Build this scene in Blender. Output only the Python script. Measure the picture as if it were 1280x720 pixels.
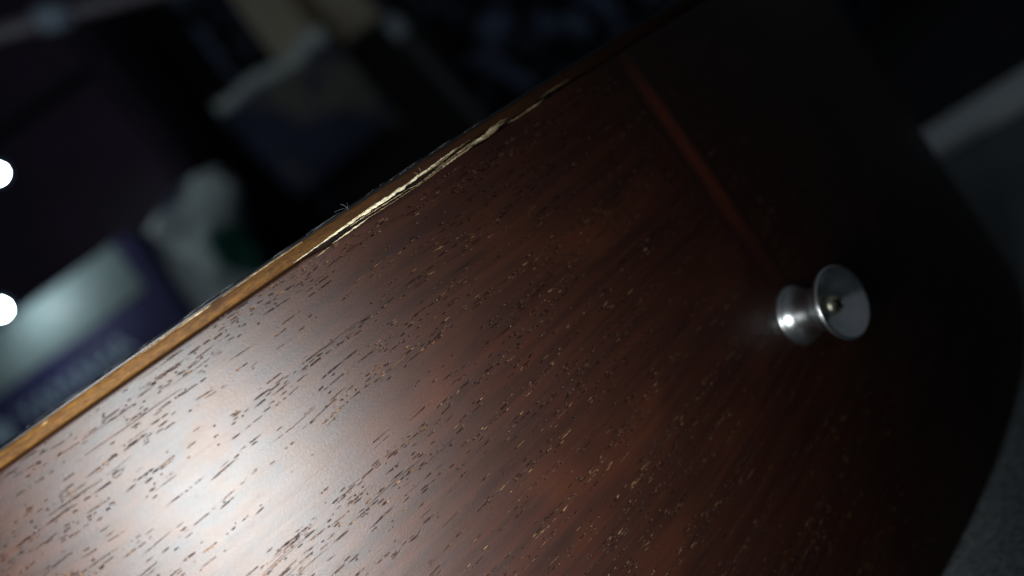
import bpy, bmesh, math, random
from mathutils import Matrix, Vector, noise
random.seed(7)
S = bpy.context.scene
C = S.collection
for o in list(bpy.data.objects): bpy.data.objects.remove(o)

# ---------------------------------------------------------------- camera
cam_d = bpy.data.cameras.new('camera'); cam = bpy.data.objects.new('camera', cam_d); C.objects.link(cam)
S.camera = cam
CP = Vector((-0.0986, -0.0895, 0.0911))
RX = Vector((0.6615, -0.4697, -0.5847)).normalized()
RF = Vector((0.5314, 0.8436, -0.0766)); RF = (RF - RX * RF.dot(RX)).normalized()
RD = RF.cross(RX).normalized()                       # image "down"
m3 = Matrix((RX, -RD, -RF)).transposed()
cam.matrix_world = Matrix.Translation(CP) @ m3.to_4x4()
FPX = 984.575                                        # focal length in pixels of a 1280 wide picture
cam_d.sensor_width = 36; cam_d.lens = FPX / 1280 * 36
cam_d.clip_start = 0.004; cam_d.clip_end = 30
cam_d.dof.use_dof = True; cam_d.dof.focus_distance = 0.1045; cam_d.dof.aperture_fstop = 7.8
cam_d.dof.aperture_blades = 0

# ---------------------------------------------------------------- light: a dim room and one hand torch
W = bpy.data.worlds.new('World'); S.world = W; W.use_nodes = True
bg = W.node_tree.nodes['Background']; bg.inputs[0].default_value = (0.85, 0.95, 1.08, 1); bg.inputs[1].default_value = 0.040
ld = bpy.data.lights.new('torch', 'SPOT'); torch = bpy.data.objects.new('torch', ld); C.objects.link(torch)
torch.location = (-0.126, -0.046, 0.0815)
aim = Vector((-0.089, 0.016, 0.070))
torch.rotation_euler = (aim - torch.location).to_track_quat('-Z', 'Y').to_euler()
ld.energy = 2.2; ld.color = (0.95, 0.985, 0.995); ld.shadow_soft_size = 0.026
ld.spot_size = math.radians(89); ld.spot_blend = 1.0
S.view_settings.view_transform = 'Standard'; S.view_settings.look = 'None'
S.view_settings.exposure = 0; S.view_settings.gamma = 1; S.view_settings.use_curve_mapping = False
S.render.engine = 'CYCLES'

# ---------------------------------------------------------------- helpers
def at(x, y, d):                                     # a point seen at photo pixel x, y, d metres deep
    return CP + (RX * ((x - 640) / FPX) + RD * ((y - 360) / FPX) + RF) * d
def lerp(a, b, t): return a + (b - a) * t
def interp(x, pts):
    if x <= pts[0][0]: return pts[0][1]
    for (a, va), (b, vb) in zip(pts, pts[1:]):
        if x <= b: return va + (vb - va) * (x - a) / (b - a)
    return pts[-1][1]
def nz(x, y=0.0, z=0.0): return noise.noise(Vector((x, y, z)))

def link(name, me, mat, parent=None, smooth=True):
    if smooth: me.shade_smooth()
    o = bpy.data.objects.new(name, me); C.objects.link(o)
    if mat: me.materials.append(mat)
    if parent: o.parent = parent
    return o
def from_bm(name, bm, mat, parent=None, smooth=True):
    bmesh.ops.recalc_face_normals(bm, faces=bm.faces)
    me = bpy.data.meshes.new(name); bm.to_mesh(me); bm.free()
    return link(name, me, mat, parent, smooth)
def tag(o, label, cat=None, group=None, kind=None):
    if label: o['label'] = label
    if cat: o['category'] = cat
    if group: o['group'] = group
    if kind: o['kind'] = kind
    return o
def empty(name, loc, rot=(0, 0, 0)):
    o = bpy.data.objects.new(name, None); C.objects.link(o); o.empty_display_size = 0.01
    o.location = loc; o.rotation_euler = rot
    return o
def box_bm(sx, sy, sz, c=(0, 0, 0), bev=0.0, seg=2):
    bm = bmesh.new(); bmesh.ops.create_cube(bm, size=1)
    for v in bm.verts: v.co = Vector((v.co.x * sx + c[0], v.co.y * sy + c[1], v.co.z * sz + c[2]))
    if bev: bmesh.ops.bevel(bm, geom=bm.edges[:], offset=bev, segments=seg, affect='EDGES', profile=0.5)
    return bm
def tube_bm(pts, rad, n=8, bm=None, cap=True):
    bm = bm or bmesh.new(); rings = []
    for i, p in enumerate(pts):
        a = pts[max(i - 1, 0)]; b = pts[min(i + 1, len(pts) - 1)]
        t = (b - a).normalized()
        u = t.cross(Vector((0, 0, 1))) if abs(t.z) < .9 else t.cross(Vector((1, 0, 0)))
        u.normalize(); w = t.cross(u)
        r = rad[i] if isinstance(rad, (list, tuple)) else rad
        rings.append([bm.verts.new(p + (u * math.cos(k * 2 * math.pi / n) + w * math.sin(k * 2 * math.pi / n)) * r) for k in range(n)])
    for A, B in zip(rings, rings[1:]):
        for k in range(n): bm.faces.new((A[k], A[(k + 1) % n], B[(k + 1) % n], B[k]))
    if cap: bm.faces.new(rings[0][::-1]); bm.faces.new(rings[-1])
    return bm

# ---- node helpers
class NT:
    def __init__(s, name):
        s.m = bpy.data.materials.new(name); s.m.use_nodes = True; s.t = s.m.node_tree; s.t.nodes.clear()
        s.out = s.t.nodes.new('ShaderNodeOutputMaterial')
        s.b = s.t.nodes.new('ShaderNodeBsdfPrincipled'); s.t.links.new(s.b.outputs[0], s.out.inputs[0])
    def put(s, sock, v):
        if v is None: return
        if hasattr(v, 'is_output'): s.t.links.new(v, sock)
        else:
            if hasattr(sock.default_value, '__len__') and hasattr(v, '__len__') and len(v) == 3 and len(sock.default_value) == 4: v = (*v, 1)
            sock.default_value = v
    def set(s, **k):
        names = {'col': 'Base Color', 'rough': 'Roughness', 'metal': 'Metallic', 'normal': 'Normal', 'spec': 'Specular IOR Level',
                 'ior': 'IOR', 'ecol': 'Emission Color', 'estr': 'Emission Strength', 'coat': 'Coat Weight', 'crough': 'Coat Roughness',
                 'sheen': 'Sheen Weight', 'trans': 'Transmission Weight', 'aniso': 'Anisotropic'}
        for a, v in k.items(): s.put(s.b.inputs[names[a]], v)
        return s.m
    def math(s, op, a, b=None, c=None, clamp=False):
        n = s.t.nodes.new('ShaderNodeMath'); n.operation = op; n.use_clamp = clamp
        s.put(n.inputs[0], a); s.put(n.inputs[1], b); s.put(n.inputs[2], c); return n.outputs[0]
    def uv(s): return s.t.nodes.new('ShaderNodeUVMap').outputs[0]
    def obj(s): return s.t.nodes.new('ShaderNodeTexCoord').outputs['Object']
    def scale(s, v, sc, off=(0, 0, 0)):
        n = s.t.nodes.new('ShaderNodeMapping'); s.put(n.inputs[0], v); n.inputs[3].default_value = sc; n.inputs[1].default_value = off; return n.outputs[0]
    def noise(s, v, scale=1.0, detail=2.0, rough=0.5, dist=0.0):
        n = s.t.nodes.new('ShaderNodeTexNoise'); s.put(n.inputs['Vector'], v); n.inputs['Scale'].default_value = scale
        n.inputs['Detail'].default_value = detail; n.inputs['Roughness'].default_value = rough; n.inputs['Distortion'].default_value = dist
        return n.outputs[0]
    def ramp(s, f, lo, hi, a=0.0, b=1.0, smooth=True):
        n = s.t.nodes.new('ShaderNodeMapRange'); n.interpolation_type = 'SMOOTHSTEP' if smooth else 'LINEAR'
        s.put(n.inputs[0], f); n.inputs[1].default_value = lo; n.inputs[2].default_value = hi; n.inputs[3].default_value = a; n.inputs[4].default_value = b
        return n.outputs[0]
    def mix(s, f, a, b):
        n = s.t.nodes.new('ShaderNodeMix'); n.data_type = 'RGBA'
        s.put(n.inputs[0], f); s.put(n.inputs[6], a); s.put(n.inputs[7], b); return n.outputs[2]
    def sep(s, v):
        n = s.t.nodes.new('ShaderNodeSeparateXYZ'); s.put(n.inputs[0], v); return n.outputs
    def comb(s, x, y, z=0.0):
        n = s.t.nodes.new('ShaderNodeCombineXYZ'); s.put(n.inputs[0], x); s.put(n.inputs[1], y); s.put(n.inputs[2], z); return n.outputs[0]
    def bump(s, h, dist, strength=1.0, normal=None):
        n = s.t.nodes.new('ShaderNodeBump'); n.inputs['Strength'].default_value = strength; n.inputs['Distance'].default_value = dist
        s.put(n.inputs['Height'], h); s.put(n.inputs['Normal'], normal); return n.outputs[0]
    def vor(s, v):
        n = s.t.nodes.new('ShaderNodeTexVoronoi'); n.voronoi_dimensions = '2D'; n.inputs['Scale'].default_value = 1
        n.inputs['Randomness'].default_value = 1; s.put(n.inputs['Vector'], v); return n.outputs

# ---------------------------------------------------------------- materials
def mahogany():                                       # UV is (length along the rim, height) in millimetres
    n = NT('mahogany_open_pore'); uv = n.uv(); x, y, _ = n.sep(uv)
    wav = n.math('MULTIPLY', n.math('SUBTRACT', n.noise(n.scale(uv, (0.035, 0.06, 1)), 1, 2), 0.5), 2.6)
    y2 = n.math('ADD', y, wav)
    y2 = n.math('SUBTRACT', y2, n.math('MULTIPLY', n.math('MULTIPLY', x, 0.0019), n.math('SUBTRACT', 102.0, y)))   # the grain runs out slightly towards the back
    g = n.comb(x, y2)                                 # coordinates that follow the slightly wandering grain
    jag = n.math('MULTIPLY', n.math('SUBTRACT', n.noise(n.scale(g, (1.6, 2.2, 1)), 1, 2), 0.5), 0.11)
    dens = n.noise(n.scale(g, (0.022, 0.42, 1), (3.1, 7.7, 0)), 1, 2, 0.55)
    def pores(Lu, Lv, lmin, lmax, wid, base, gain, off, brk):
        v = n.comb(n.math('ADD', n.math('DIVIDE', x, Lu), off), n.math('ADD', n.math('DIVIDE', y2, Lv), off * 1.7))
        vo = n.vor(v); px, py, _ = n.sep(vo['Position']); vx, vy, _ = n.sep(v)
        du = n.math('MULTIPLY', n.math('SUBTRACT', vx, px), Lu)
        dv = n.math('ADD', n.math('MULTIPLY', n.math('SUBTRACT', vy, py), Lv), jag)
        cr, cg, cb = n.sep(vo['Color'])
        ln = n.math('MULTIPLY_ADD', n.math('MULTIPLY', cr, cr), lmax - lmin, lmin)
        wd = n.math('MULTIPLY_ADD', cg, wid * 0.8, wid * 0.6)
        a = n.math('DIVIDE', du, ln); b = n.math('DIVIDE', dv, wd)
        e = n.math('ADD', n.math('MULTIPLY', a, a), n.math('MULTIPLY', b, b))
        p = n.ramp(e, 1.2, -0.35)
        keep = n.math('LESS_THAN', cb, n.math('MULTIPLY_ADD', dens, gain, base))
        bk = n.ramp(n.noise(n.scale(g, (1.0, 0.9, 1), (off, 0, 0)), 1, 2), brk, brk + 0.09)
        return n.math('MULTIPLY', n.math('MULTIPLY', p, keep), bk)
    p1 = pores(2.5, 0.50, 0.35, 1.9, 0.072, -0.98, 2.4, 0.0, 0.38)
    p2 = pores(1.6, 0.42, 0.16, 0.7, 0.060, -1.02, 2.4, 13.3, 0.36)
    p3 = pores(5.6, 0.95, 0.9, 3.9, 0.068, -0.58, 2.0, 29.7, 0.42)
    p4 = n.math('MULTIPLY', pores(20.0, 0.80, 3.5, 9.5, 0.036, -0.85, 2.2, 41.3, 0.36), 0.6)
    P = n.math('MAXIMUM', n.math('MAXIMUM', n.math('MAXIMUM', p1, p2), p3), p4)
    fib = n.noise(n.scale(g, (0.25, 7.0, 1)), 1, 3, 0.6)
    spk = n.noise(n.scale(uv, (3.2, 4.2, 1)), 1, 4, 0.75)
    und = n.noise(n.scale(g, (0.12, 0.7, 1), (5, 5, 0)), 1, 3, 0.5)
    h = n.math('MULTIPLY', P, -0.13)
    h = n.math('ADD', h, n.math('MULTIPLY', fib, 0.010))
    h = n.math('ADD', h, n.math('MULTIPLY', spk, 0.030))
    h = n.math('ADD', h, n.math('MULTIPLY', und, 0.022))
    for (rot_, off_) in ((0.9, 2.0), (-0.5, 7.0), (1.35, 12.0)):
        mp = n.t.nodes.new('ShaderNodeMapping'); n.put(mp.inputs[0], uv); mp.inputs[2].default_value = (0, 0, rot_); mp.inputs[1].default_value = (off_, off_, 0); mp.inputs[3].default_value = (.012, .75, 1)
        sv = n.t.nodes.new('ShaderNodeTexVoronoi'); sv.voronoi_dimensions = '2D'; sv.feature = 'DISTANCE_TO_EDGE'; sv.inputs['Scale'].default_value = .35; n.put(sv.inputs['Vector'], mp.outputs[0])
        ln_ = n.math('MULTIPLY', n.ramp(sv.outputs[0], 0.012, 0.0), n.ramp(n.noise(n.scale(uv, (.06, .08, 1), (off_, 0, 0)), 1, 2), .52, .66))
        h = n.math('ADD', h, n.math('MULTIPLY', ln_, -0.006))
    nor = n.bump(h, 0.001)
    band = n.noise(n.scale(g, (0.03, 0.9, 1), (9, 2, 0)), 1, 4, 0.65)
    col = n.mix(n.ramp(band, 0.32, 0.70), (0.0112, 0.0031, 0.0018), (0.0222, 0.0057, 0.0026))
    col = n.mix(n.ramp(fib, 0.45, 0.75, 0, 0.45), col, (0.0105, 0.0031, 0.0018))
    ob = n.ramp(n.noise(n.scale(g, (0.05, 0.09, 1), (1, 8, 0)), 1, 2), 0.50, 0.75, 0, 0.45)
    col = n.mix(ob, col, (0.038, 0.0102, 0.0036))
    rust_glint = n.ramp(n.noise(n.scale(g, (0.8, 1.0, 1), (4, 4, 0)), 1, 2, .6), 0.50, 0.60, 0, 1)
    tan = n.ramp(n.noise(n.scale(g, (0.05, 0.2, 1), (14, 4, 0)), 1, 2, .6), 0.38, 0.62, 0, 1)
    pc = n.mix(n.math('MULTIPLY', rust_glint, n.math('MULTIPLY_ADD', tan, .85, .15)), (0.004, 0.003, 0.003), (0.21, 0.118, 0.056))  # rusty pore flecks, with glints of lit pore walls painted into the colour
    col = n.mix(n.math('MULTIPLY', P, 0.95), col, pc)
    ro = n.math('ADD', n.math('ADD', n.math('MULTIPLY_ADD', und, 0.05, 0.335), n.math('MULTIPLY', n.noise(n.scale(uv, (.07, .09, 1), (3, 3, 0)), 1, 4, .62), 0.08)), n.math('MULTIPLY', spk, 0.08))
    ro = n.math('ADD', ro, n.math('MULTIPLY', P, -0.12))
    sp = n.math('MULTIPLY_ADD', n.math('MULTIPLY', P, P), -0.36, 0.38)
    tint = n.noise(n.scale(uv, (0.22, 0.30, 1), (2, 6, 0)), 1, 3, .6)
    n.put(n.b.inputs['Specular Tint'], n.mix(n.ramp(tint, .36, .64), (1.0, 0.96, 0.91), (0.92, 0.99, 1.0)))
    return n.set(col=col, rough=ro, normal=nor, spec=sp)
def edge_wood(name, c1, c2, sx=0.35, sy=3.5, rough=0.42, bd=0.02, stain_falloff=False, spec=0.22):
    n = NT(name); uv = n.uv()
    f = n.noise(n.scale(uv, (sx, sy, 1)), 1, 3, 0.6); s2 = n.noise(n.scale(uv, (1.6, 5.0, 1), (4, 1, 0)), 1, 3, 0.65)
    lo = n.noise(n.scale(uv, (0.06, 0.5, 1)), 1, 2)
    col = n.mix(n.ramp(n.math('ADD', n.math('MULTIPLY', f, .6), n.math('MULTIPLY', s2, .4)), 0.33, 0.68), c1, c2)
    col = n.mix(n.ramp(lo, 0.45, 0.75, 0, 0.5), col, tuple(v * 0.55 for v in c1))
    if stain_falloff:
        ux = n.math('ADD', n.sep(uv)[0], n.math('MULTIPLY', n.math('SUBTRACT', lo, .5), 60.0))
        col = n.mix(n.ramp(ux, -90, -22, 0, .9), col, (0.019, 0.0078, 0.0045))  # browner stain towards the tail, with the light's falloff painted into it
    h = n.math('ADD', n.math('MULTIPLY', f, 1.0), n.math('MULTIPLY', s2, 0.8))
    return n.set(col=col, rough=rough, normal=n.bump(h, bd * 0.001), spec=spec)
def plain(name, col, rough=0.6, spec=0.4, nscale=None, var=0.25, bd=0.0, metal=0.0):
    n = NT(name)
    if not nscale: return n.set(col=col, rough=rough, spec=spec, metal=metal)
    o = n.obj(); f = n.noise(o, nscale, 4, 0.6)
    c = n.mix(n.ramp(f, 0.3, 0.7), tuple(v * (1 - var) for v in col), tuple(min(1, v * (1 + var)) for v in col))
    n.set(col=c, rough=n.math('MULTIPLY_ADD', f, 0.12, rough - 0.06), spec=spec, metal=metal)
    if bd: n.set(normal=n.bump(f, bd))
    return n.m
def torn_wood(name, c1, c2):
    n = NT(name); o = n.obj()
    f = n.noise(n.scale(o, (900, 900, 5000)), 1, 3, 0.6); s2 = n.noise(o, 700, 3, 0.6)
    col = n.mix(n.ramp(f, 0.35, 0.65), c1, c2); col = n.mix(n.ramp(s2, 0.5, 0.72, 0, 0.75), col, (0.20, 0.12, 0.05))
    return n.set(col=col, rough=0.6, spec=0.35, normal=n.bump(f, 0.00008))
M = {}
M['side'] = mahogany()
M['edge'] = edge_wood('stained_edge_wood', (0.029, 0.0115, 0.0022), (0.104, 0.047, 0.0080), 0.5, 4.0, 0.6, 0.05, stain_falloff=True, spec=0.10)
M['lacquer'] = plain('black_lacquer', (0.008, 0.008, 0.009), 0.34, 0.6, 900, 0.2, 0.00001)
M['inside'] = plain('dark_lining_wood', (0.012, 0.007, 0.005), 0.85, 0.1, 800, 0.4, 0.0001)
def strip_mat():
    n = NT('red_tail_strip'); uv = n.uv(); x, y, _ = n.sep(uv)
    d = n.math('ABSOLUTE', n.math('SUBTRACT', x, 1.1)); f = n.noise(n.scale(uv, (3.0, 0.25, 1)), 1, 3, .6); w = n.noise(n.scale(uv, (.3, 0.12, 1)), 1, 2)
    k = n.ramp(n.math('ADD', d, n.math('MULTIPLY', w, 1.5)), 3.2, 0.9)
    k = n.math('MULTIPLY', k, n.math('MULTIPLY', n.ramp(y, 54, 84, .12, 1.0), n.ramp(y, 102, 92, .3, 1.0)))  # the red fades out towards both ends
    col = n.mix(k, (0.012, 0.0036, 0.003), n.mix(f, (0.050, 0.0105, 0.0036), (0.074, 0.0165, 0.0048)))
    return n.set(col=col, rough=.42, spec=.4, normal=n.bump(f, .000012))
M['strip'] = strip_mat()
M['back'] = edge_wood('dark_back_wood', (0.012, 0.006, 0.005), (0.03, 0.011, 0.008), 0.2, 2.0, 0.4, 0.01)
M['torn'] = torn_wood('torn_pale_wood', (0.50, 0.42, 0.25), (0.78, 0.72, 0.52))
M['torn_tan'] = torn_wood('torn_tan_wood', (0.24, 0.16, 0.08), (0.52, 0.42, 0.26))
M['fuzz'] = plain('pale_fibre', (0.22, 0.23, 0.24), 0.6, 0.3)
def chrome(r0=0.22):
    n = NT('turned_nickel'); o = n.obj(); x, y, z = n.sep(o)
    rr = n.math('SQRT', n.math('ADD', n.math('MULTIPLY', x, x), n.math('MULTIPLY', y, y)))
    f = n.noise(n.comb(n.math('MULTIPLY', rr, 9000), n.math('MULTIPLY', z, 9000)), 1, 2)
    sm = n.noise(o, 260, 3, 0.6)
    return n.set(col=n.mix(sm, (0.76, 0.81, 0.83), (0.90, 0.94, 0.95)), metal=1.0, rough=n.math('MULTIPLY_ADD', sm, 0.12, r0), normal=n.bump(f, 0.000006))
M['chrome'] = chrome()
M['dish'] = chrome(.14); M['dish'].name = 'brushed_nickel_dish'
_t = M['dish'].node_tree; _b = next(q for q in _t.nodes if q.type == 'BSDF_PRINCIPLED'); _g = _t.nodes.new('ShaderNodeTangent'); _g.direction_type = 'RADIAL'; _g.axis = 'Z'
_t.links.new(_g.outputs[0], _b.inputs['Tangent']); _b.inputs['Anisotropic'].default_value = 0.75
M['brass'] = plain('yellowed_screw_metal', (0.84, 0.82, 0.58), 0.32, 0.5, 1500, 0.3, 0.00012, metal=1.0)

# ---------------------------------------------------------------- floor covering (grey woven cloth)
def fabric():
    n = NT('grey_woven_cloth'); o = n.obj()
    a = n.noise(n.scale(o, (420, 1100, 1)), 1, 2, 0.55); b = n.noise(n.scale(o, (1300, 500, 1), (3, 3, 0)), 1, 2, 0.55); f = n.noise(o, 90, 3)
    h = n.math('ADD', a, b)
    col = n.mix(n.ramp(h, 0.75, 1.25), (0.13, 0.15, 0.158), (0.28, 0.315, 0.325)); col = n.mix(n.ramp(f, 0.35, 0.7, 0, 0.4), col, (0.155, 0.178, 0.187))
    return n.set(col=col, rough=0.9, spec=0.15, normal=n.bump(h, 0.0004))
bm = bmesh.new()
bmesh.ops.create_grid(bm, x_segments=8, y_segments=8, size=3.2)
for v in bm.verts: v.co.z = -0.006
floor = from_bm('floor', bm, plain('dark_floor', (0.022, 0.022, 0.025), 0.7, 0.3, 14, 0.3)); tag(floor, 'dark floor beyond the grey cloth', kind='structure')
def on_floor(x, y, z=0.0):
    d = RX * ((x - 640) / FPX) + RD * ((y - 360) / FPX) + RF
    return CP + d * ((z - CP.z) / d.z)
slat_a = on_floor(1158, 158, .006); B = on_floor(1290, 76, .006); D = on_floor(1174, 183, .006)
dirv = (B - slat_a).normalized(); wv = (D - slat_a) - dirv * (D - slat_a).dot(dirv); wid = wv.length; wv.normalize()
bm = bmesh.new(); vs = {}; nx = 110                    # the cloth ends just past the slat
for i in range(nx + 1):
    for j in range(nx + 1):
        p = slat_a + dirv * lerp(-.75, .75, i / nx) + wv * lerp(-.012, 1.0, j / nx)
        dg = max(0.0, math.hypot(p.x, p.y - .2) - .34)
        vs[i, j] = bm.verts.new((p.x, p.y, -0.0012 + .0013 * min(1, dg * 8) * nz(p.x * 9, p.y * 9, 3) + .0006 * min(1, dg * 8) * nz(p.x * 30, p.y * 30, 5)))
for i in range(nx):
    for j in range(nx): bm.faces.new((vs[i, j], vs[i + 1, j], vs[i + 1, j + 1], vs[i, j + 1]))
mat_o = from_bm('cloth_mat', bm, fabric()); tag(mat_o, 'grey woven cloth spread flat under the guitar', 'cloth')
if mat_o.data.polygons[0].normal.z < 0: mat_o.data.flip_normals()
md = mat_o.modifiers.new('thick', 'SOLIDIFY'); md.thickness = .0025; md.offset = -1
RZ = math.atan2(-0.5314, 0.8436)                       # the things behind stand square to the picture's horizontals
rv = Vector((math.cos(RZ), math.sin(RZ), 0)); fv = Vector((-rv.y, rv.x, 0))

bm = box_bm(5.5, 0.05, 3.0, (0, 0, 1.49))
wall = from_bm('wall', bm, plain('dark_room_wall', (0.022, 0.023, 0.028), 0.9, 0.1, 6, 0.3), smooth=False)
wall.location = CP + fv * 2.2; wall.location.z = 0; wall.rotation_euler.z = RZ
tag(wall, 'dark unlit room wall far behind everything', kind='structure')

# ---------------------------------------------------------------- guitar body
EA, EB = 0.166, 0.1081                                # lower bout: half width and depth of the curve
guitar = empty('guitar', (0, 0, 0))
tag(guitar, 'dark brown mahogany guitar body with a splintered crack along its top edge', 'guitar')
NL = 720
ts = [-math.pi / 2 + math.pi * i / NL for i in range(NL + 1)]
low = [Vector((EA * math.sin(t), EB - EB * math.cos(t))) for t in ts]
def bez(p0, p1, p2, p3, n):
    return [p0 * (1 - t) ** 3 + p1 * 3 * t * (1 - t) ** 2 + p2 * 3 * t * t * (1 - t) + p3 * t ** 3 for t in [k / n for k in range(1, n + 1)]]
R_ = []
R_ += bez(Vector((.166, .1081)), Vector((.166, .170)), Vector((.105, .205)), Vector((.105, .262)), 20)
R_ += bez(Vector((.105, .262)), Vector((.105, .305)), Vector((.128, .318)), Vector((.128, .358)), 16)
R_ += bez(Vector((.128, .358)), Vector((.128, .412)), Vector((.070, .432)), Vector((0, .432)), 20)
loop = low + R_ + [Vector((-v.x, v.y)) for v in R_[:-1][::-1]]
NLOOP = len(loop)
arc = [0.0]
for a, b in zip(loop, loop[1:]): arc.append(arc[-1] + (b - a).length)
s0 = arc[NL // 2]; SS = [(a - s0) * 1000 for a in arc]   # arc length from the tail centre, millimetres
NN = []
for i in range(NLOOP):
    t = loop[(i + 1) % NLOOP] - loop[i - 1]; t.normalize(); NN.append(Vector((t.y, -t.x)))
def pt(s, z, off=0.0):                                # rim coordinates in millimetres -> world
    i = 0
    lo, hi = 0, NL
    while hi - lo > 1:
        m = (lo + hi) // 2
        if SS[m] <= s: lo = m
        else: hi = m
    f = (s - SS[lo]) / (SS[hi] - SS[lo]); p = loop[lo].lerp(loop[hi], f); q = NN[lo].lerp(NN[hi], f).normalized()
    p = p + q * off * 0.001
    return Vector((p.x, p.y, z * 0.001))
def nrm(s): return (pt(s, 0, 1) - pt(s, 0, 0)).normalized()
# the crack: how far the rim's upper lip has dropped and the top's lower lip has lifted
def sag(s): return interp(s, [(-160, 0), (-112, -.45), (-85, -.22), (-62, 0)])
def in_crack(s): return -62 < s < -8
def zside(s):
    if not in_crack(s): return 101.92 + .4 * sag(s)
    z = interp(s, [(-62, 102.02), (-59.5, 101.80), (-57, 101.60), (-55, 101.62), (-51, 101.70), (-46, 101.62), (-43, 101.58), (-38, 101.82), (-34, 101.95), (-31, 101.72), (-27, 101.80), (-23, 101.86), (-18, 101.95), (-14, 102.0), (-8, 102.02)])
    return z + 0.10 * nz(s * 1.7, 3) + 0.06 * nz(s * 5.1, 9)
def zplate(s):
    if not in_crack(s): return 102.18 + .4 * sag(s)
    z = interp(s, [(-62, 102.18), (-58, 102.42), (-50, 102.52), (-45, 102.55), (-40, 102.72), (-36, 102.85), (-32, 102.80), (-28, 102.85), (-25, 102.35), (-20, 102.18), (-17.5, 102.60), (-12, 102.52), (-8, 102.18)])
    return z + 0.06 * nz(s * 2.1, 13) + 0.04 * nz(s * 6.1, 5)
def band(name, mat, prof, cap_lo=None, cap_hi=None):
    """prof(s) -> list of (offset_mm, z_mm) from bottom to top, one column of the rim per outline point"""
    bm = bmesh.new(); uvl = bm.loops.layers.uv.new('UVMap'); cols = []; uvs = {}
    for i in range(NLOOP):
        col = []; run = 0; prev = None
        for (o, z) in prof(SS[i]):
            p = loop[i] + NN[i] * o * 0.001
            v = bm.verts.new((p.x, p.y, z * 0.001)); col.append(v)
            if prev: run += math.hypot(o - prev[0], z - prev[1])
            else: run = z
            prev = (o, z); uvs[v] = (SS[i], run)
        cols.append(col)
    n = len(cols[0])
    for i in range(NLOOP):
        A = cols[i]; B = cols[(i + 1) % NLOOP]
        for k in range(n - 1):
            f = bm.faces.new((A[k], B[k], B[k + 1], A[k + 1]))
            for l in f.loops:
                u, v = uvs[l.vert]
                if i == NLOOP - 1 and l.vert in B: u = SS[-1] + 1
                l[uvl].uv = (u, v)
    if cap_hi: bm.faces.new([c[-1] for c in cols])
    if cap_lo: bm.faces.new([c[0] for c in cols][::-1])
    return from_bm(name, bm, mat, guitar)
def side_prof(s):
    zt = zside(s); lip = 0.16 if in_crack(s) else 0.10
    pr = [(-2.0, 2.62), (-0.05, 2.62), (0.0, 2.8)]
    pr += [(0.0, lerp(2.8, zt - 1.2, k / 16)) for k in range(1, 17)]
    pr += [(0.0, zt - 0.5), (0.0, zt - 0.24), (-0.03, zt - 0.12), (-0.12, zt - 0.04), (-0.35, zt), (-1.8, zt)]
    return pr
side = band('side_panel', M['side'], side_prof); tag(side, 'open-pored dark mahogany side panel with satin finish')
def plate_prof(s):
    g_ = sag(s)
    zb = zplate(s); w = 0.04 * nz(s * .35, 20) + 0.02 * nz(s * 1.3, 4)
    return [(-6, zb), (-0.35, zb), (-0.06 + w, zb + 0.06), (0.02 + w, zb + 0.16), (0.03 + w, lerp(zb, 104.0 + g_, .5)), (0.03 + w, 103.84 + g_), (-0.04 + w, 103.98 + g_), (-3, 104.06 + g_)]
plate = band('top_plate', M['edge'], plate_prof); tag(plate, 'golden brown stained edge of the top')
def lac_prof(s):
    w = 0.05 * nz(s * .5, 40) + 0.03 * nz(s * 2.3, 14)
    g_ = sag(s)
    pr = [(-2.5, 103.98 + g_), (-0.06 + w, 104.0 + g_)]
    return pr + [(0.02 + w * .6, 104.06 + g_), (-0.02 + w * .5, 104.20 + g_), (-0.20 + w * .3, 104.38 + g_), (-0.55, 104.52 + g_), (-1.4, 104.60 + g_)]
lac = band('top_lacquer', M['lacquer'], lac_prof, cap_hi=True); tag(lac, 'thin black lacquered face layer of the top')
def back_prof(s):
    return [(-1.6, 0.0), (-0.7, 0.06), (-0.22, 0.32), (-0.02, 0.8), (0.0, 1.4), (0.0, 2.3), (-0.06, 2.52), (-1.5, 2.58)]
back = band('back_plate', M['back'], back_prof, cap_lo=True)
lin = band('lining', M['inside'], lambda s: [(-1.9, 3.0), (-1.9 + .15 * nz(s, 8), 60), (-1.7 + .25 * nz(s * 1.4, 2), 101.0), (-1.7 + .3 * nz(s * 2.4, 12), 103.0), (-3.5, 103.6)])

# ---- thin red strip at the tail, running from the top edge to the strap button
bm = bmesh.new(); uvl = bm.loops.layers.uv.new('UVMap'); rows = []
for k in range(41):
    z = lerp(101.6, 53.0, k / 40); w = lerp(3.2, 2.6, k / 40); c = 1.1
    row = []
    for q, (f, o) in enumerate([(-1.12, -0.03), (-1, 0.006), (-.5, 0.012), (0, 0.014), (.5, 0.012), (1, 0.006), (1.12, -0.03)]):
        row.append((bm.verts.new(pt(c + f * w, z, o)), (c + f * w, z)))
    rows.append(row)
for A, B in zip(rows, rows[1:]):
    for k in range(6):
        f = bm.faces.new((A[k][0], A[k + 1][0], B[k + 1][0], B[k][0])); q = [A[k], A[k + 1], B[k + 1], B[k]]
        for l, s_ in zip(f.loops, q): l[uvl].uv = s_[1]
st = from_bm('end_strip', bm, M['strip'], guitar); tag(st, 'faint reddish strip leading to the strap button')

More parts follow.
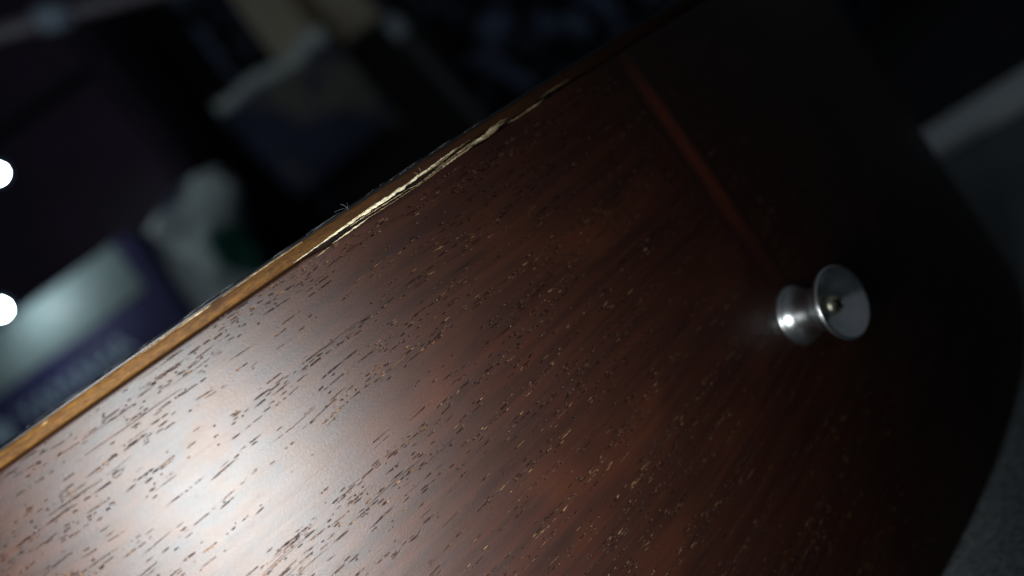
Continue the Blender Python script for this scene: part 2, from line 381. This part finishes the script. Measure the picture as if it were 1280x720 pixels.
# ---- splinters along the crack
def sliver(path, thick, lift, mat, seed, rough=0.12, name='splinter', tip=True):
    """path: (s, z, width) in mm.  A ridged, ragged strip of torn wood following the rim"""
    rnd = random.Random(seed); fine = []
    for (a, b) in zip(path, path[1:]):
        n = max(3, int(abs(b[0] - a[0]) / 0.22))
        for k in range(n): fine.append([lerp(a[q], b[q], k / n) for q in range(3)])
    fine.append(list(path[-1])); N = len(fine)
    bm = bmesh.new(); rows = []
    for i, (s, z, w) in enumerate(fine):
        j = rough * nz(s * 2.3, seed * 3.1) + rough * .6 * nz(s * 6.7, seed * 5.3)
        fq = 0.35 if seed == 1 else 1.0
        w1 = w * (0.5 + 0.45 * nz(s * 3.1 * fq, seed + .5)); w2 = w * (0.5 + 0.45 * nz(s * 4.3 * fq, seed + 9.5))
        e = min(1, i / 3, (N - 1 - i) / 3) if tip else 1
        w1 = max(.015, w1 * e); w2 = max(.015, w2 * e)
        li = lift * (0.7 + .6 * nz(s * 1.1, seed + 30)); th = thick * (0.55 + .8 * abs(nz(s * 2.9, seed + 17))) * max(.15, e)
        z += j
        rows.append([bm.verts.new(pt(s, z + w1, li)), bm.verts.new(pt(s, z + w1 * .35 + .04 * nz(s * 9, seed), li + th)),
                     bm.verts.new(pt(s, z - w2 * .3, li + th * (.55 + .5 * nz(s * 5, seed + 3)))), bm.verts.new(pt(s, z - w2, li - .02)), bm.verts.new(pt(s, z, li - .25))])
    for A, B in zip(rows, rows[1:]):
        for k in range(5): bm.faces.new((A[k], A[(k + 1) % 5], B[(k + 1) % 5], B[k]))
    bm.faces.new(rows[0]); bm.faces.new(rows[-1][::-1])
    return from_bm(name, bm, mat, guitar, smooth=False)
P_, T_ = M['torn'], M['torn_tan']
sliver([(-62.5, 102.30, .08), (-58, 102.40, .14), (-53.5, 102.50, .24), (-49.9, 102.56, .36), (-47, 102.56, .40), (-44.5, 102.58, .36), (-41.6, 102.70, .26), (-38, 102.90, .16), (-34.5, 103.02, .10)], .16, .05, P_, 1, .05)
sliver([(-57, 102.52, .04), (-53, 102.66, .06), (-49, 102.80, .04)], .06, .10, P_, 2, .05)
sliver([(-42, 102.58, .08), (-38, 102.62, .10), (-35, 102.86, .08), (-32.2, 103.02, .05)], .10, .04, T_, 3, .05)
sliver([(-57, 101.56, .04), (-55.2, 101.64, .14), (-53, 101.70, .14), (-50.8, 101.76, .05)], .10, -.02, P_, 4, .05)
sliver([(-60, 101.30, .03), (-58.8, 101.36, .12), (-57.6, 101.44, .04)], .06, -.01, T_, 5, .03)
sliver([(-50.5, 101.72, .05), (-46, 101.66, .07), (-43, 101.64, .05), (-40, 101.78, .08), (-37.5, 101.92, .14), (-35, 102.05, .16), (-32.4, 102.06, .12)], .10, -.02, T_, 6, .06)
sliver([(-39, 102.25, .03), (-36.5, 102.35, .06), (-34, 102.48, .09), (-32, 102.4, .06)], .06, -.3, T_, 7, .06)
for q in range(9):                                    # the torn-up chip: a bundle of lifted fibres
    rq = random.Random(50 + q); a = -32.6 + rq.uniform(0, 2.4); b = a + rq.uniform(3.4, 6.2); b = min(b, -24.6)
    o_ = -.42 + .84 * q / 8
    zc_ = lambda s_: interp(s_, [(-33, 102.32), (-30, 102.22), (-28, 102.45), (-26.5, 102.62), (-24.6, 102.42)])
    sp_ = lambda s_: interp(s_, [(-33, .25), (-30, .55), (-27, 1.0), (-25.6, .8), (-24.4, .2)])
    pth = [(lerp(a, b, k / 5), zc_(lerp(a, b, k / 5)) + o_ * sp_(lerp(a, b, k / 5)) + rq.uniform(-.04, .04), (.05 + .09 * math.sin(math.pi * k / 5)) * rq.uniform(.6, 1.3)) for k in range(6)]
    sliver(pth, rq.uniform(.08, .26), rq.uniform(-.12, .22), P_ if q in (2, 5, 7) else T_, 60 + q, .09)
sliver([(-25.3, 102.12, .05), (-23.5, 101.98, .12), (-22, 102.05, .07)], .10, 0, T_, 12, .06)
sliver([(-22.4, 102.02, .04), (-20.8, 102.08, .14), (-19.2, 102.06, .16), (-17.6, 102.14, .05)], .12, .03, T_, 13, .06)
sliver([(-18.2, 102.62, .04), (-16, 102.70, .11), (-13.5, 102.66, .12), (-11.2, 102.62, .04)], .10, .03, T_, 14, .07)
sliver([(-12.2, 102.35, .03), (-9.4, 102.30, .05), (-7.0, 102.25, .03)], .05, 0, M['edge'], 15, .05)
for q in range(10):                                   # torn strands down inside the crack
    rq = random.Random(200 + q); a = rq.uniform(-54, -14); L = rq.uniform(2.5, 7.0); f0 = rq.uniform(.15, .85); f1 = min(.95, max(.05, f0 + rq.uniform(-.25, .25)))
    zz_ = lambda s_, f: lerp(zside(s_), zplate(s_), f)
    sliver([(a + L * k / 4, zz_(a + L * k / 4, lerp(f0, f1, k / 4)), rq.uniform(.04, .11)) for k in range(5)], rq.uniform(.04, .10), rq.uniform(-.75, -.15), T_, 220 + q, .05)
# small bright chips in the edge of the top further down
sliver([(-78.4, 103.64, .04), (-75.6, 103.72, .12), (-73.6, 103.72, .04)], .04, .05, T_, 16, .03)
sliver([(-84, 103.67, .03), (-79, 103.73, .06), (-75, 103.79, .03)], .03, .04, T_, 17, .03)
sliver([(-72, 103.80, .03), (-66, 103.92, .07), (-60, 103.94, .03)], .03, .03, T_, 18, .03)
sliver([(-97.2, 103.3, .03), (-96.6, 103.35, .14), (-96, 103.35, .03)], .04, .04, T_, 19, .03)
# ---- loose hairs
def hair(pts, r, name='fibre', mat=None):
    P = [pt(*q) for q in pts]
    return from_bm(name, tube_bm(P, [r * 1e-3] * (len(P) - 1) + [r * 3e-4], 5), mat or M['fuzz'], guitar)
hair([(-52.6, 104.1, .05), (-52.7, 104.5, .2), (-52.85, 104.9, .25), (-53.2, 105.3, .25)], .013)
hair([(-52.8, 104.2, .05), (-52.5, 104.5, .2), (-52.3, 104.8, .25), (-52.4, 104.95, .25)], .010)
hair([(-52.7, 104.4, .1), (-53.6, 104.7, .2), (-54.4, 104.8, .2)], .010)
hair([(-41.4, 102.8, .1), (-41.2, 103.2, .3), (-41.35, 103.6, .35)], .025, mat=P_)
hair([(-41.8, 102.8, .1), (-42.0, 103.1, .3), (-42.3, 103.3, .35)], .02, mat=P_)
hair([(-44.2, 102.0, .1), (-43.2, 101.8, .3), (-42.4, 101.85, .3), (-41.8, 102.0, .2)], .02, mat=T_)
bm = bmesh.new(); rnd = random.Random(4)
for k in range(110):
    s = rnd.uniform(-100, -30); z = 104.25 + sag(s) + rnd.uniform(0, .2); L = rnd.uniform(.4, 2.6)
    if nz(s * .22, 77) < -.05: continue
    up = rnd.uniform(.0, .12); cur = rnd.uniform(-.05, .05)
    tube_bm([pt(s, z, .0), pt(s + L * .5, z + up + cur, .12), pt(s + L, z + up * 1.1, .1)], [6e-6, 5e-6, 3e-6], 4, bm)
fz = from_bm('fuzz', bm, M['fuzz'], guitar); tag(fz, 'fine pale dust fibres along the lacquer edge', kind='stuff')

# ---------------------------------------------------------------- strap button
btn = empty('strap_button', pt(0, 49.6, 0), (math.radians(90), 0, 0)); btn.parent = guitar   # local z = outwards
def lathe(name, prof, mat, parent, seg=64):
    bm = bmesh.new(); rings = []
    for (r, h) in prof:
        h *= 0.80
        if r < 1e-6: rings.append([bm.verts.new((0, 0, h * .001))])
        else: rings.append([bm.verts.new((r * .001 * math.cos(2 * math.pi * k / seg), r * .001 * math.sin(2 * math.pi * k / seg), h * .001)) for k in range(seg)])
    for A, B in zip(rings, rings[1:]):
        for k in range(seg):
            if len(A) == 1: bm.faces.new((A[0], B[k], B[(k + 1) % seg]))
            elif len(B) == 1: bm.faces.new((A[k], A[(k + 1) % seg], B[0]))
            else: bm.faces.new((A[k], A[(k + 1) % seg], B[(k + 1) % seg], B[k]))
    return from_bm(name, bm, mat, parent)
tag(btn, 'shiny nickel strap button')
base = lathe('base_flange', [(1.5, -.3), (4.9, -.2), (5.05, .15), (5.07, .55), (4.97, .85), (4.72, 1.0), (4.66, 1.12), (4.72, 1.24), (4.74, 1.5), (4.45, 1.9)], M['chrome'], btn)
neck = lathe('neck', [(4.46, 1.88), (4.1, 2.6), (3.82, 3.5), (3.66, 4.6), (3.6, 5.6), (3.66, 6.6), (3.9, 7.6), (4.3, 8.4)], M['chrome'], btn)
head = lathe('head', [(4.29, 8.38), (4.9, 9.2), (5.55, 9.85), (5.85, 10.3), (6.08, 10.75), (6.14, 11.2), (6.06, 11.6), (5.88, 11.85), (5.68, 11.85), (5.45, 11.6), (4.5, 10.3), (3.3, 8.7), (2.4, 7.7), (1.9, 7.3), (0.0, 7.2)], M['dish'], btn)
bm = bmesh.new()
sc = lathe('screw', [(1.75, 7.3), (1.75, 9.0), (1.65, 9.6), (1.35, 10.1), (0.9, 10.4), (0.45, 10.52), (0.0, 10.55)], M['brass'], btn, 32)
for a in (0.4, 0.4 + math.pi / 2):
    b2 = box_bm(2.0e-3, .42e-3, .5e-3, (0, 0, 8.36e-3), 0.00008)
    sl = from_bm('screw_slot', b2, M['inside'], sc); sl.rotation_euler.z = a

# ---------------------------------------------------------------- things behind, out of focus
# pale slat lying on the floor covering beyond the guitar
bm = box_bm(0.46, wid, 0.006, (0, 0, 0), 0.001)
slat = from_bm('slat', bm, plain('pale_painted_wood', (0.88, 0.95, 0.99), 0.7, 0.2, 40, 0.04))
slat.matrix_world = Matrix.Translation(slat_a + wv * wid * .5 + dirv * 0.13 - Vector((0, 0, .0035))) @ Matrix((dirv, wv, dirv.cross(wv))).transposed().to_4x4()
tag(slat, 'pale grey painted slat lying on the cloth past the strap button', 'slat')

def standing(name, x, y, d, w, h, dep, mat, label, cat, bev=0.004, zlo=0.0):
    """a box standing on the floor whose front face has its lower right... centre top seen at pixel x, y"""
    p = at(x, y, d); r = empty(name, (p.x, p.y, zlo), (0, 0, RZ)); tag(r, label, cat)
    H_ = p.z - zlo if h is None else h
    b = from_bm('body', box_bm(w, dep, H_, (0, dep / 2, H_ / 2), bev), mat, r)
    return r, H_
# navy box with pale band and lettering
pB = at(240, 395, 0.72); pTop = at(122, 322, 0.72)
navy = empty('cardboard_box', (pB.x, pB.y, 0), (0, 0, RZ)); tag(navy, 'navy blue cardboard box with pale band and blurred pale lettering', 'box')
WB = 0.34
def to_local(x, y):                                    # picture point on the box's front plane -> box coordinates
    d = RX * ((x - 640) / FPX) + RD * ((y - 360) / FPX) + RF
    k = (Vector((pB.x, pB.y, 0)) - CP).dot(fv) / d.dot(fv); q = CP + d * k - Vector((pB.x, pB.y, 0))
    return q.dot(rv), q.z
HB = to_local(128, 322)[1] + .006
bd = from_bm('carton', box_bm(WB, 0.14, HB, (-WB / 2, .07, HB / 2), .003), plain('navy_card', (0.040, 0.038, 0.125), 0.55, 0.35, 30, 0.15), navy)
xa, za = to_local(184, 362); xb, zb = to_local(128, 322); xc, zc = to_local(0, 492)
zl = (za + zc) / 2
lb = from_bm('pale_band', box_bm(0.26, .0012, zb - zl + .004, (xa - .13, -.0006, (zb + zl) / 2 + .002), .0004), plain('pale_print', (0.27, 0.36, 0.37), 0.5, 0.4, 50, 0.06), navy)
tx0, tz0 = to_local(22, 520); tx1, tz1 = to_local(168, 432)
cu = bpy.data.curves.new('lettering', 'FONT'); cu.body = 'YAMAHA'; cu.align_x = 'LEFT'; cu.extrude = .0003; cu.size = 1
tob = bpy.data.objects.new('tmp_text', cu); C.objects.link(tob)
dg = bpy.context.evaluated_depsgraph_get(); tm = bpy.data.meshes.new_from_object(tob.evaluated_get(dg))
bpy.data.objects.remove(tob)
wx = max(v.co.x for v in tm.vertices); hy = max(v.co.y for v in tm.vertices)
sx = (tx1 - tx0) / wx
pr_m = plain('pale_blue_print', (0.50, 0.66, 0.80), 0.5, 0.4)
for v in tm.vertices: v.co = Vector((tx0 + v.co.x * sx, -.0006 - v.co.z * .5, (tz0 + tz1) / 2 - .010 + v.co.y * 0.021 / hy))
tm.name = 'lettering'; link('lettering', tm, pr_m, navy, False)
bm = bmesh.new(); bmesh.ops.create_cone(bm, cap_ends=True, segments=32, radius1=.012, radius2=.012, depth=.001)
em = from_bm('emblem', bm, pr_m, navy, False); em.rotation_euler.x = math.pi / 2; em.location = (tx0 - .022, -.0006, (tz0 + tz1) / 2)

# two white lamps on a wire at the left border
sl_ = empty('string_light', at(-12, 300, 0.66)); tag(sl_, 'two glowing white bulbs on a dark wire at the left', 'lamp')
bl = NT('glowing_bulb'); bl.set(col=(0.9, 0.9, 0.9), ecol=(0.86, 0.97, 1.0), estr=190.0)
base_p = sl_.location.copy()
_n = NT('halo_glow'); _tr = _n.t.nodes.new('ShaderNodeBsdfTransparent'); _em = _n.t.nodes.new('ShaderNodeEmission'); _em.inputs[0].default_value = (0.30, 0.62, 1.0, 1); _em.inputs[1].default_value = 0.45
_mx = _n.t.nodes.new('ShaderNodeMixShader'); _mx.inputs[0].default_value = 0.13
_n.t.links.new(_tr.outputs[0], _mx.inputs[1]); _n.t.links.new(_em.outputs[0], _mx.inputs[2]); _n.t.links.new(_mx.outputs[0], _n.out.inputs[0]); halo_mat = _n.m
for (x, y, r) in ((-3, 217, .0034), (0, 387, .0044)):
    bm = bmesh.new(); bmesh.ops.create_uvsphere(bm, u_segments=24, v_segments=16, radius=r)
    o = from_bm('bulb', bm, bl.m, sl_); o.location = at(x, y, 0.66) - base_p
    bm = bmesh.new(); bmesh.ops.create_uvsphere(bm, u_segments=32, v_segments=20, radius=r * 2.1)
    gl_ = from_bm('halo_shell', bm, halo_mat, o)  # added glowing shell that paints a soft bluish halo round the bulb
    q = at(x - 16, y + 2, 0.67) - base_p
    cap_ = from_bm('socket', tube_bm([Vector(q), Vector(q).lerp(o.location, .6)], .006, 12), M['inside'], o); cap_.location = -o.location
wp = [at(-19, 47, .805), at(-14, 80, .70), at(-22, 140, .675), at(-20, 219, .675), at(-26, 300, .675), at(-17, 389, .675), at(-28, 520, .675)]
from_bm('wire', tube_bm([p - base_p for p in wp], .0016, 8), M['inside'], sl_)

# dark cabinet behind
pc = at(262, 250, 1.05); cab = empty('cabinet', (pc.x, pc.y, 0), (0, 0, RZ)); tag(cab, 'dark purple brown cabinet behind the navy box', 'cabinet')
cm = edge_wood('dark_cabinet_wood', (0.030, 0.021, 0.028), (0.050, 0.034, 0.042)); dk = plain('dark_cabinet_front', (0.056, 0.036, 0.068), 0.5, 0.4, 12, 0.2)
from_bm('carcass', box_bm(.9, .35, .86, (-.45, .19, .43), .004), dk, cab)
for k, (z0, z1) in enumerate(((.03, .30), (.315, .555), (.57, .845))):
    dr = from_bm('drawer', box_bm(.87, .018, z1 - z0, (-.45, -.0, (z0 + z1) / 2), .003), dk, cab)
    from_bm('handle', box_bm(.12, .012, .012, (-.45, -.022, (z0 + z1) / 2), .004), M['inside'], dr)

# stand whose slanting rod crosses the upper left corner
stand = empty('stand', on_floor(748, 316, -.006)); tag(stand, 'dull grey boom stand with a slanting rod and thin dark leg', 'stand')
so = stand.location.copy()
def loc(*q): return at(*q) - so
rod = from_bm('boom_rod', tube_bm([loc(-220, 105, .80), loc(-20, 47, .82), loc(80, 17, .84), loc(200, -12, .86), loc(320, -38, .89), loc(402, -72, .95)], .0085, 14), plain('dull_grey_metal', (0.36, 0.33, 0.38), 0.45, 0.5, 60, 0.2, metal=.3), stand)
cl = from_bm('clamp', tube_bm([loc(48, 26, .825), loc(86, 15, .832)], .0135, 16), plain('bluish_plastic', (0.50, 0.62, 0.78), 0.4, 0.5), rod)
leg = from_bm('leg', tube_bm([loc(396, -78, .95), loc(498, 36, .95), loc(560, 105, .95), loc(640, 195, .95), Vector((0, 0, 0))], .0065, 14), plain('dark_tube', (0.10, 0.11, 0.11), .5, .4, 60, .1), stand)
from_bm('joint', tube_bm([loc(489, 26, .945), loc(507, 46, .945)], .0115, 16), plain('pale_joint', (0.42, 0.50, 0.58), .4, .5), leg)

# brown carton high up
pk = at(400, 75, 1.10); car = empty('carton', pk, (0, 0, RZ)); tag(car, 'olive brown carton behind the crumpled bag', 'carton')
kraft = plain('olive_kraft', (0.58, 0.52, 0.40), 0.8, 0.2, 40, 0.1)
from_bm('carton_body', box_bm(.16, .12, .30, (.03, .06, .15), .003), kraft, car)
from_bm('tape', box_bm(.03, .0006, .30, (.03, -.0004, .15)), plain('brown_tape', (.25, .2, .12), .3, .5), car)

# crumpled pale bag with green and navy print
p0 = at(248, 392, .80); bag = empty('plastic_bag', (p0.x, p0.y, 0), (0, 0, RZ))
def bag_mat():
    n = NT('crumpled_bag_print'); o = n.obj()
    a = n.noise(n.scale(o, (9, 9, 9), (.3, .2, .9)), 1, 2, .5); b = n.noise(n.scale(o, (13, 13, 13), (4.2, 1.1, 2.4)), 1, 2, .5); c = n.noise(n.scale(o, (7, 7, 10), (8.2, 3.1, 5.4)), 1, 2, .5)
    col = n.mix(n.ramp(a, .42, .54), (0.045, 0.055, 0.10), (0.80, 0.96, 0.97)); col = n.mix(n.ramp(b, .56, .62), col, (0.06, 0.10, 0.10)); gp = at(288, 312, .745) - p0; ox, oy, oz = n.sep(o); gx = n.math('SUBTRACT', ox, gp.dot(rv)); gz = n.math('SUBTRACT', oz, gp.z + p0.z)
    gd = n.math('SQRT', n.math('ADD', n.math('MULTIPLY', gx, gx), n.math('MULTIPLY', gz, n.math('MULTIPLY', gz, .35))))
    col = n.mix(n.ramp(n.math('ADD', gd, n.math('MULTIPLY', c, .012)), .026, .020), col, (0.02, 0.22, 0.16))
    return n.set(col=col, rough=.4, spec=.5)
tag(bag, 'crumpled pale teal plastic bag with green print behind the guitar edge', 'bag')
ht = at(190, 262, .80).z
bm = bmesh.new(); rows = []
for k in range(60):
    f = k / 59; z = ht * f
    ctr = interp(f, [(0, 0), (.5, 0), (.75, .016), (1, .075)])
    wx = interp(f, [(0, .07), (.3, .076), (.6, .072), (.8, .062), (.93, .044), (.985, .026), (1, .005)])
    row = []
    for q in range(72):
        a = 2 * math.pi * q / 72; cx, cy = math.cos(a), math.sin(a)
        r = 0.95 + .22 * nz(cx * 1.6 + 3, cy * 1.6, z * 15) + .26 * abs(nz(cx * 3.2, cy * 3.2 + 7, z * 30)) + .14 * abs(nz(cx * 7, cy * 7, z * 62))
        row.append(bm.verts.new((ctr + cx * wx * r, cy * wx * .8 * r, z)))
    rows.append(row)
for A_, B_ in zip(rows, rows[1:]):
    for q in range(72): bm.faces.new((A_[q], A_[(q + 1) % 72], B_[(q + 1) % 72], B_[q]))
bm.faces.new(rows[-1]); bm.faces.new(rows[0][::-1])
from_bm('bag_body', bm, bag_mat(), bag)

# dark patterned curtain
def curtain_mat():
    n = NT('dark_patterned_cloth'); o = n.obj()
    f = n.noise(n.scale(o, (30, 30, 26)), 1, 1, .4); g2 = n.noise(n.scale(o, (34, 34, 30), (5, 5, 5)), 1, 1, .4)
    col = n.mix(n.ramp(f, .52, .68), (0.020, 0.025, 0.030), (0.22, 0.29, 0.46)); col = n.mix(n.ramp(g2, .58, .70, 0, .6), col, (0.16, 0.17, 0.25))
    return n.set(col=col, rough=.9, spec=.1)
pq = at(420, 120, 1.25); cur = empty('curtain', (pq.x, pq.y, 0), (0, 0, RZ)); tag(cur, 'dark curtain with faint blue blotches behind the cracked edge', 'curtain')
bm = bmesh.new(); rows = []
for i in range(161):
    x = -.12 + 1.7 * i / 160; row = []
    for j in range(21):
        z = .01 + 1.3 * j / 20; row.append(bm.verts.new((x, .022 * math.sin(x * 46 + 2 * nz(x * 5)) + .012 * nz(x * 14, z * 3), z)))
    rows.append(row)
for A_, B_ in zip(rows, rows[1:]):
    for j in range(20): bm.faces.new((A_[j], B_[j], B_[j + 1], A_[j + 1]))
cb = from_bm('curtain_cloth', bm, curtain_mat(), cur)
md = cb.modifiers.new('thick', 'SOLIDIFY'); md.thickness = .002

# dark crate that carries the olive carton
crt = empty('crate', (pk.x, pk.y, 0), (0, 0, RZ)); tag(crt, 'black crate under the olive brown carton', 'crate')
ck = plain('black_crate_plastic', (0.014, 0.014, 0.016), .6, .3, 30, .2)
from_bm('crate_body', box_bm(.24, .18, pk.z - .001, (.03, .09, (pk.z - .001) / 2), .005), ck, crt)
from_bm('rim', box_bm(.25, .19, .02, (.03, .09, pk.z - .0125), .004), ck, crt)

# pale cloth thrown over the crate's front rim
cs = at(338, 92, 1.06); cloth = empty('cloth', cs, (0, 0, RZ)); tag(cloth, 'pale rumpled cloth with dark print thrown over the black crate', 'cloth')
bm = bmesh.new(); rows = []
prof_c = [(.075, .004), (.045, .010), (.015, .014), (-.006, .008), (-.016, -.008), (-.020, -.03), (-.017, -.055), (-.022, -.08), (-.016, -.105), (-.021, -.13), (-.018, -.155)]
for i in range(61):
    u = i / 60; x = -.085 + .175 * u; row = []
    for k in range(41):
        f = k / 40 * (len(prof_c) - 1); a = min(int(f), len(prof_c) - 2); q = f - a
        yy = lerp(prof_c[a][0], prof_c[a + 1][0], q); zz = lerp(prof_c[a][1], prof_c[a + 1][1], q)
        hang = max(0, -zz) / .155
        n_ = .012 * nz(x * 26, zz * 20, 1) + .006 * nz(x * 60, zz * 50, 4)
        row.append(bm.verts.new((x + .012 * hang * nz(x * 30, 5) + .02 * hang, yy - abs(n_) * 1.2, zz + .008 * nz(x * 20, yy * 30, 9) - .03 * hang * nz(x * 14, 2))))
    rows.append(row)
for A_, B_ in zip(rows, rows[1:]):
    for k in range(40): bm.faces.new((A_[k], B_[k], B_[k + 1], A_[k + 1]))
def cloth_mat():
    n = NT('pale_cloth_dark_print'); o = n.obj(); x, y, z = n.sep(o)
    a = n.noise(n.scale(o, (14, 14, 14), (2, 5, 1)), 1, 2, .5)
    band_ = n.ramp(n.math('ADD', z, n.math('MULTIPLY', a, .03)), -.004, .012)
    col = n.mix(n.ramp(a, .48, .6), (0.05, 0.06, 0.12), (0.17, 0.17, 0.15)); col = n.mix(band_, col, (0.80, 0.93, 0.90))
    return n.set(col=col, rough=.7, spec=.3)
cc = from_bm('cloth_sheet', bm, cloth_mat(), cloth)
md = cc.modifiers.new('thick', 'SOLIDIFY'); md.thickness = .002
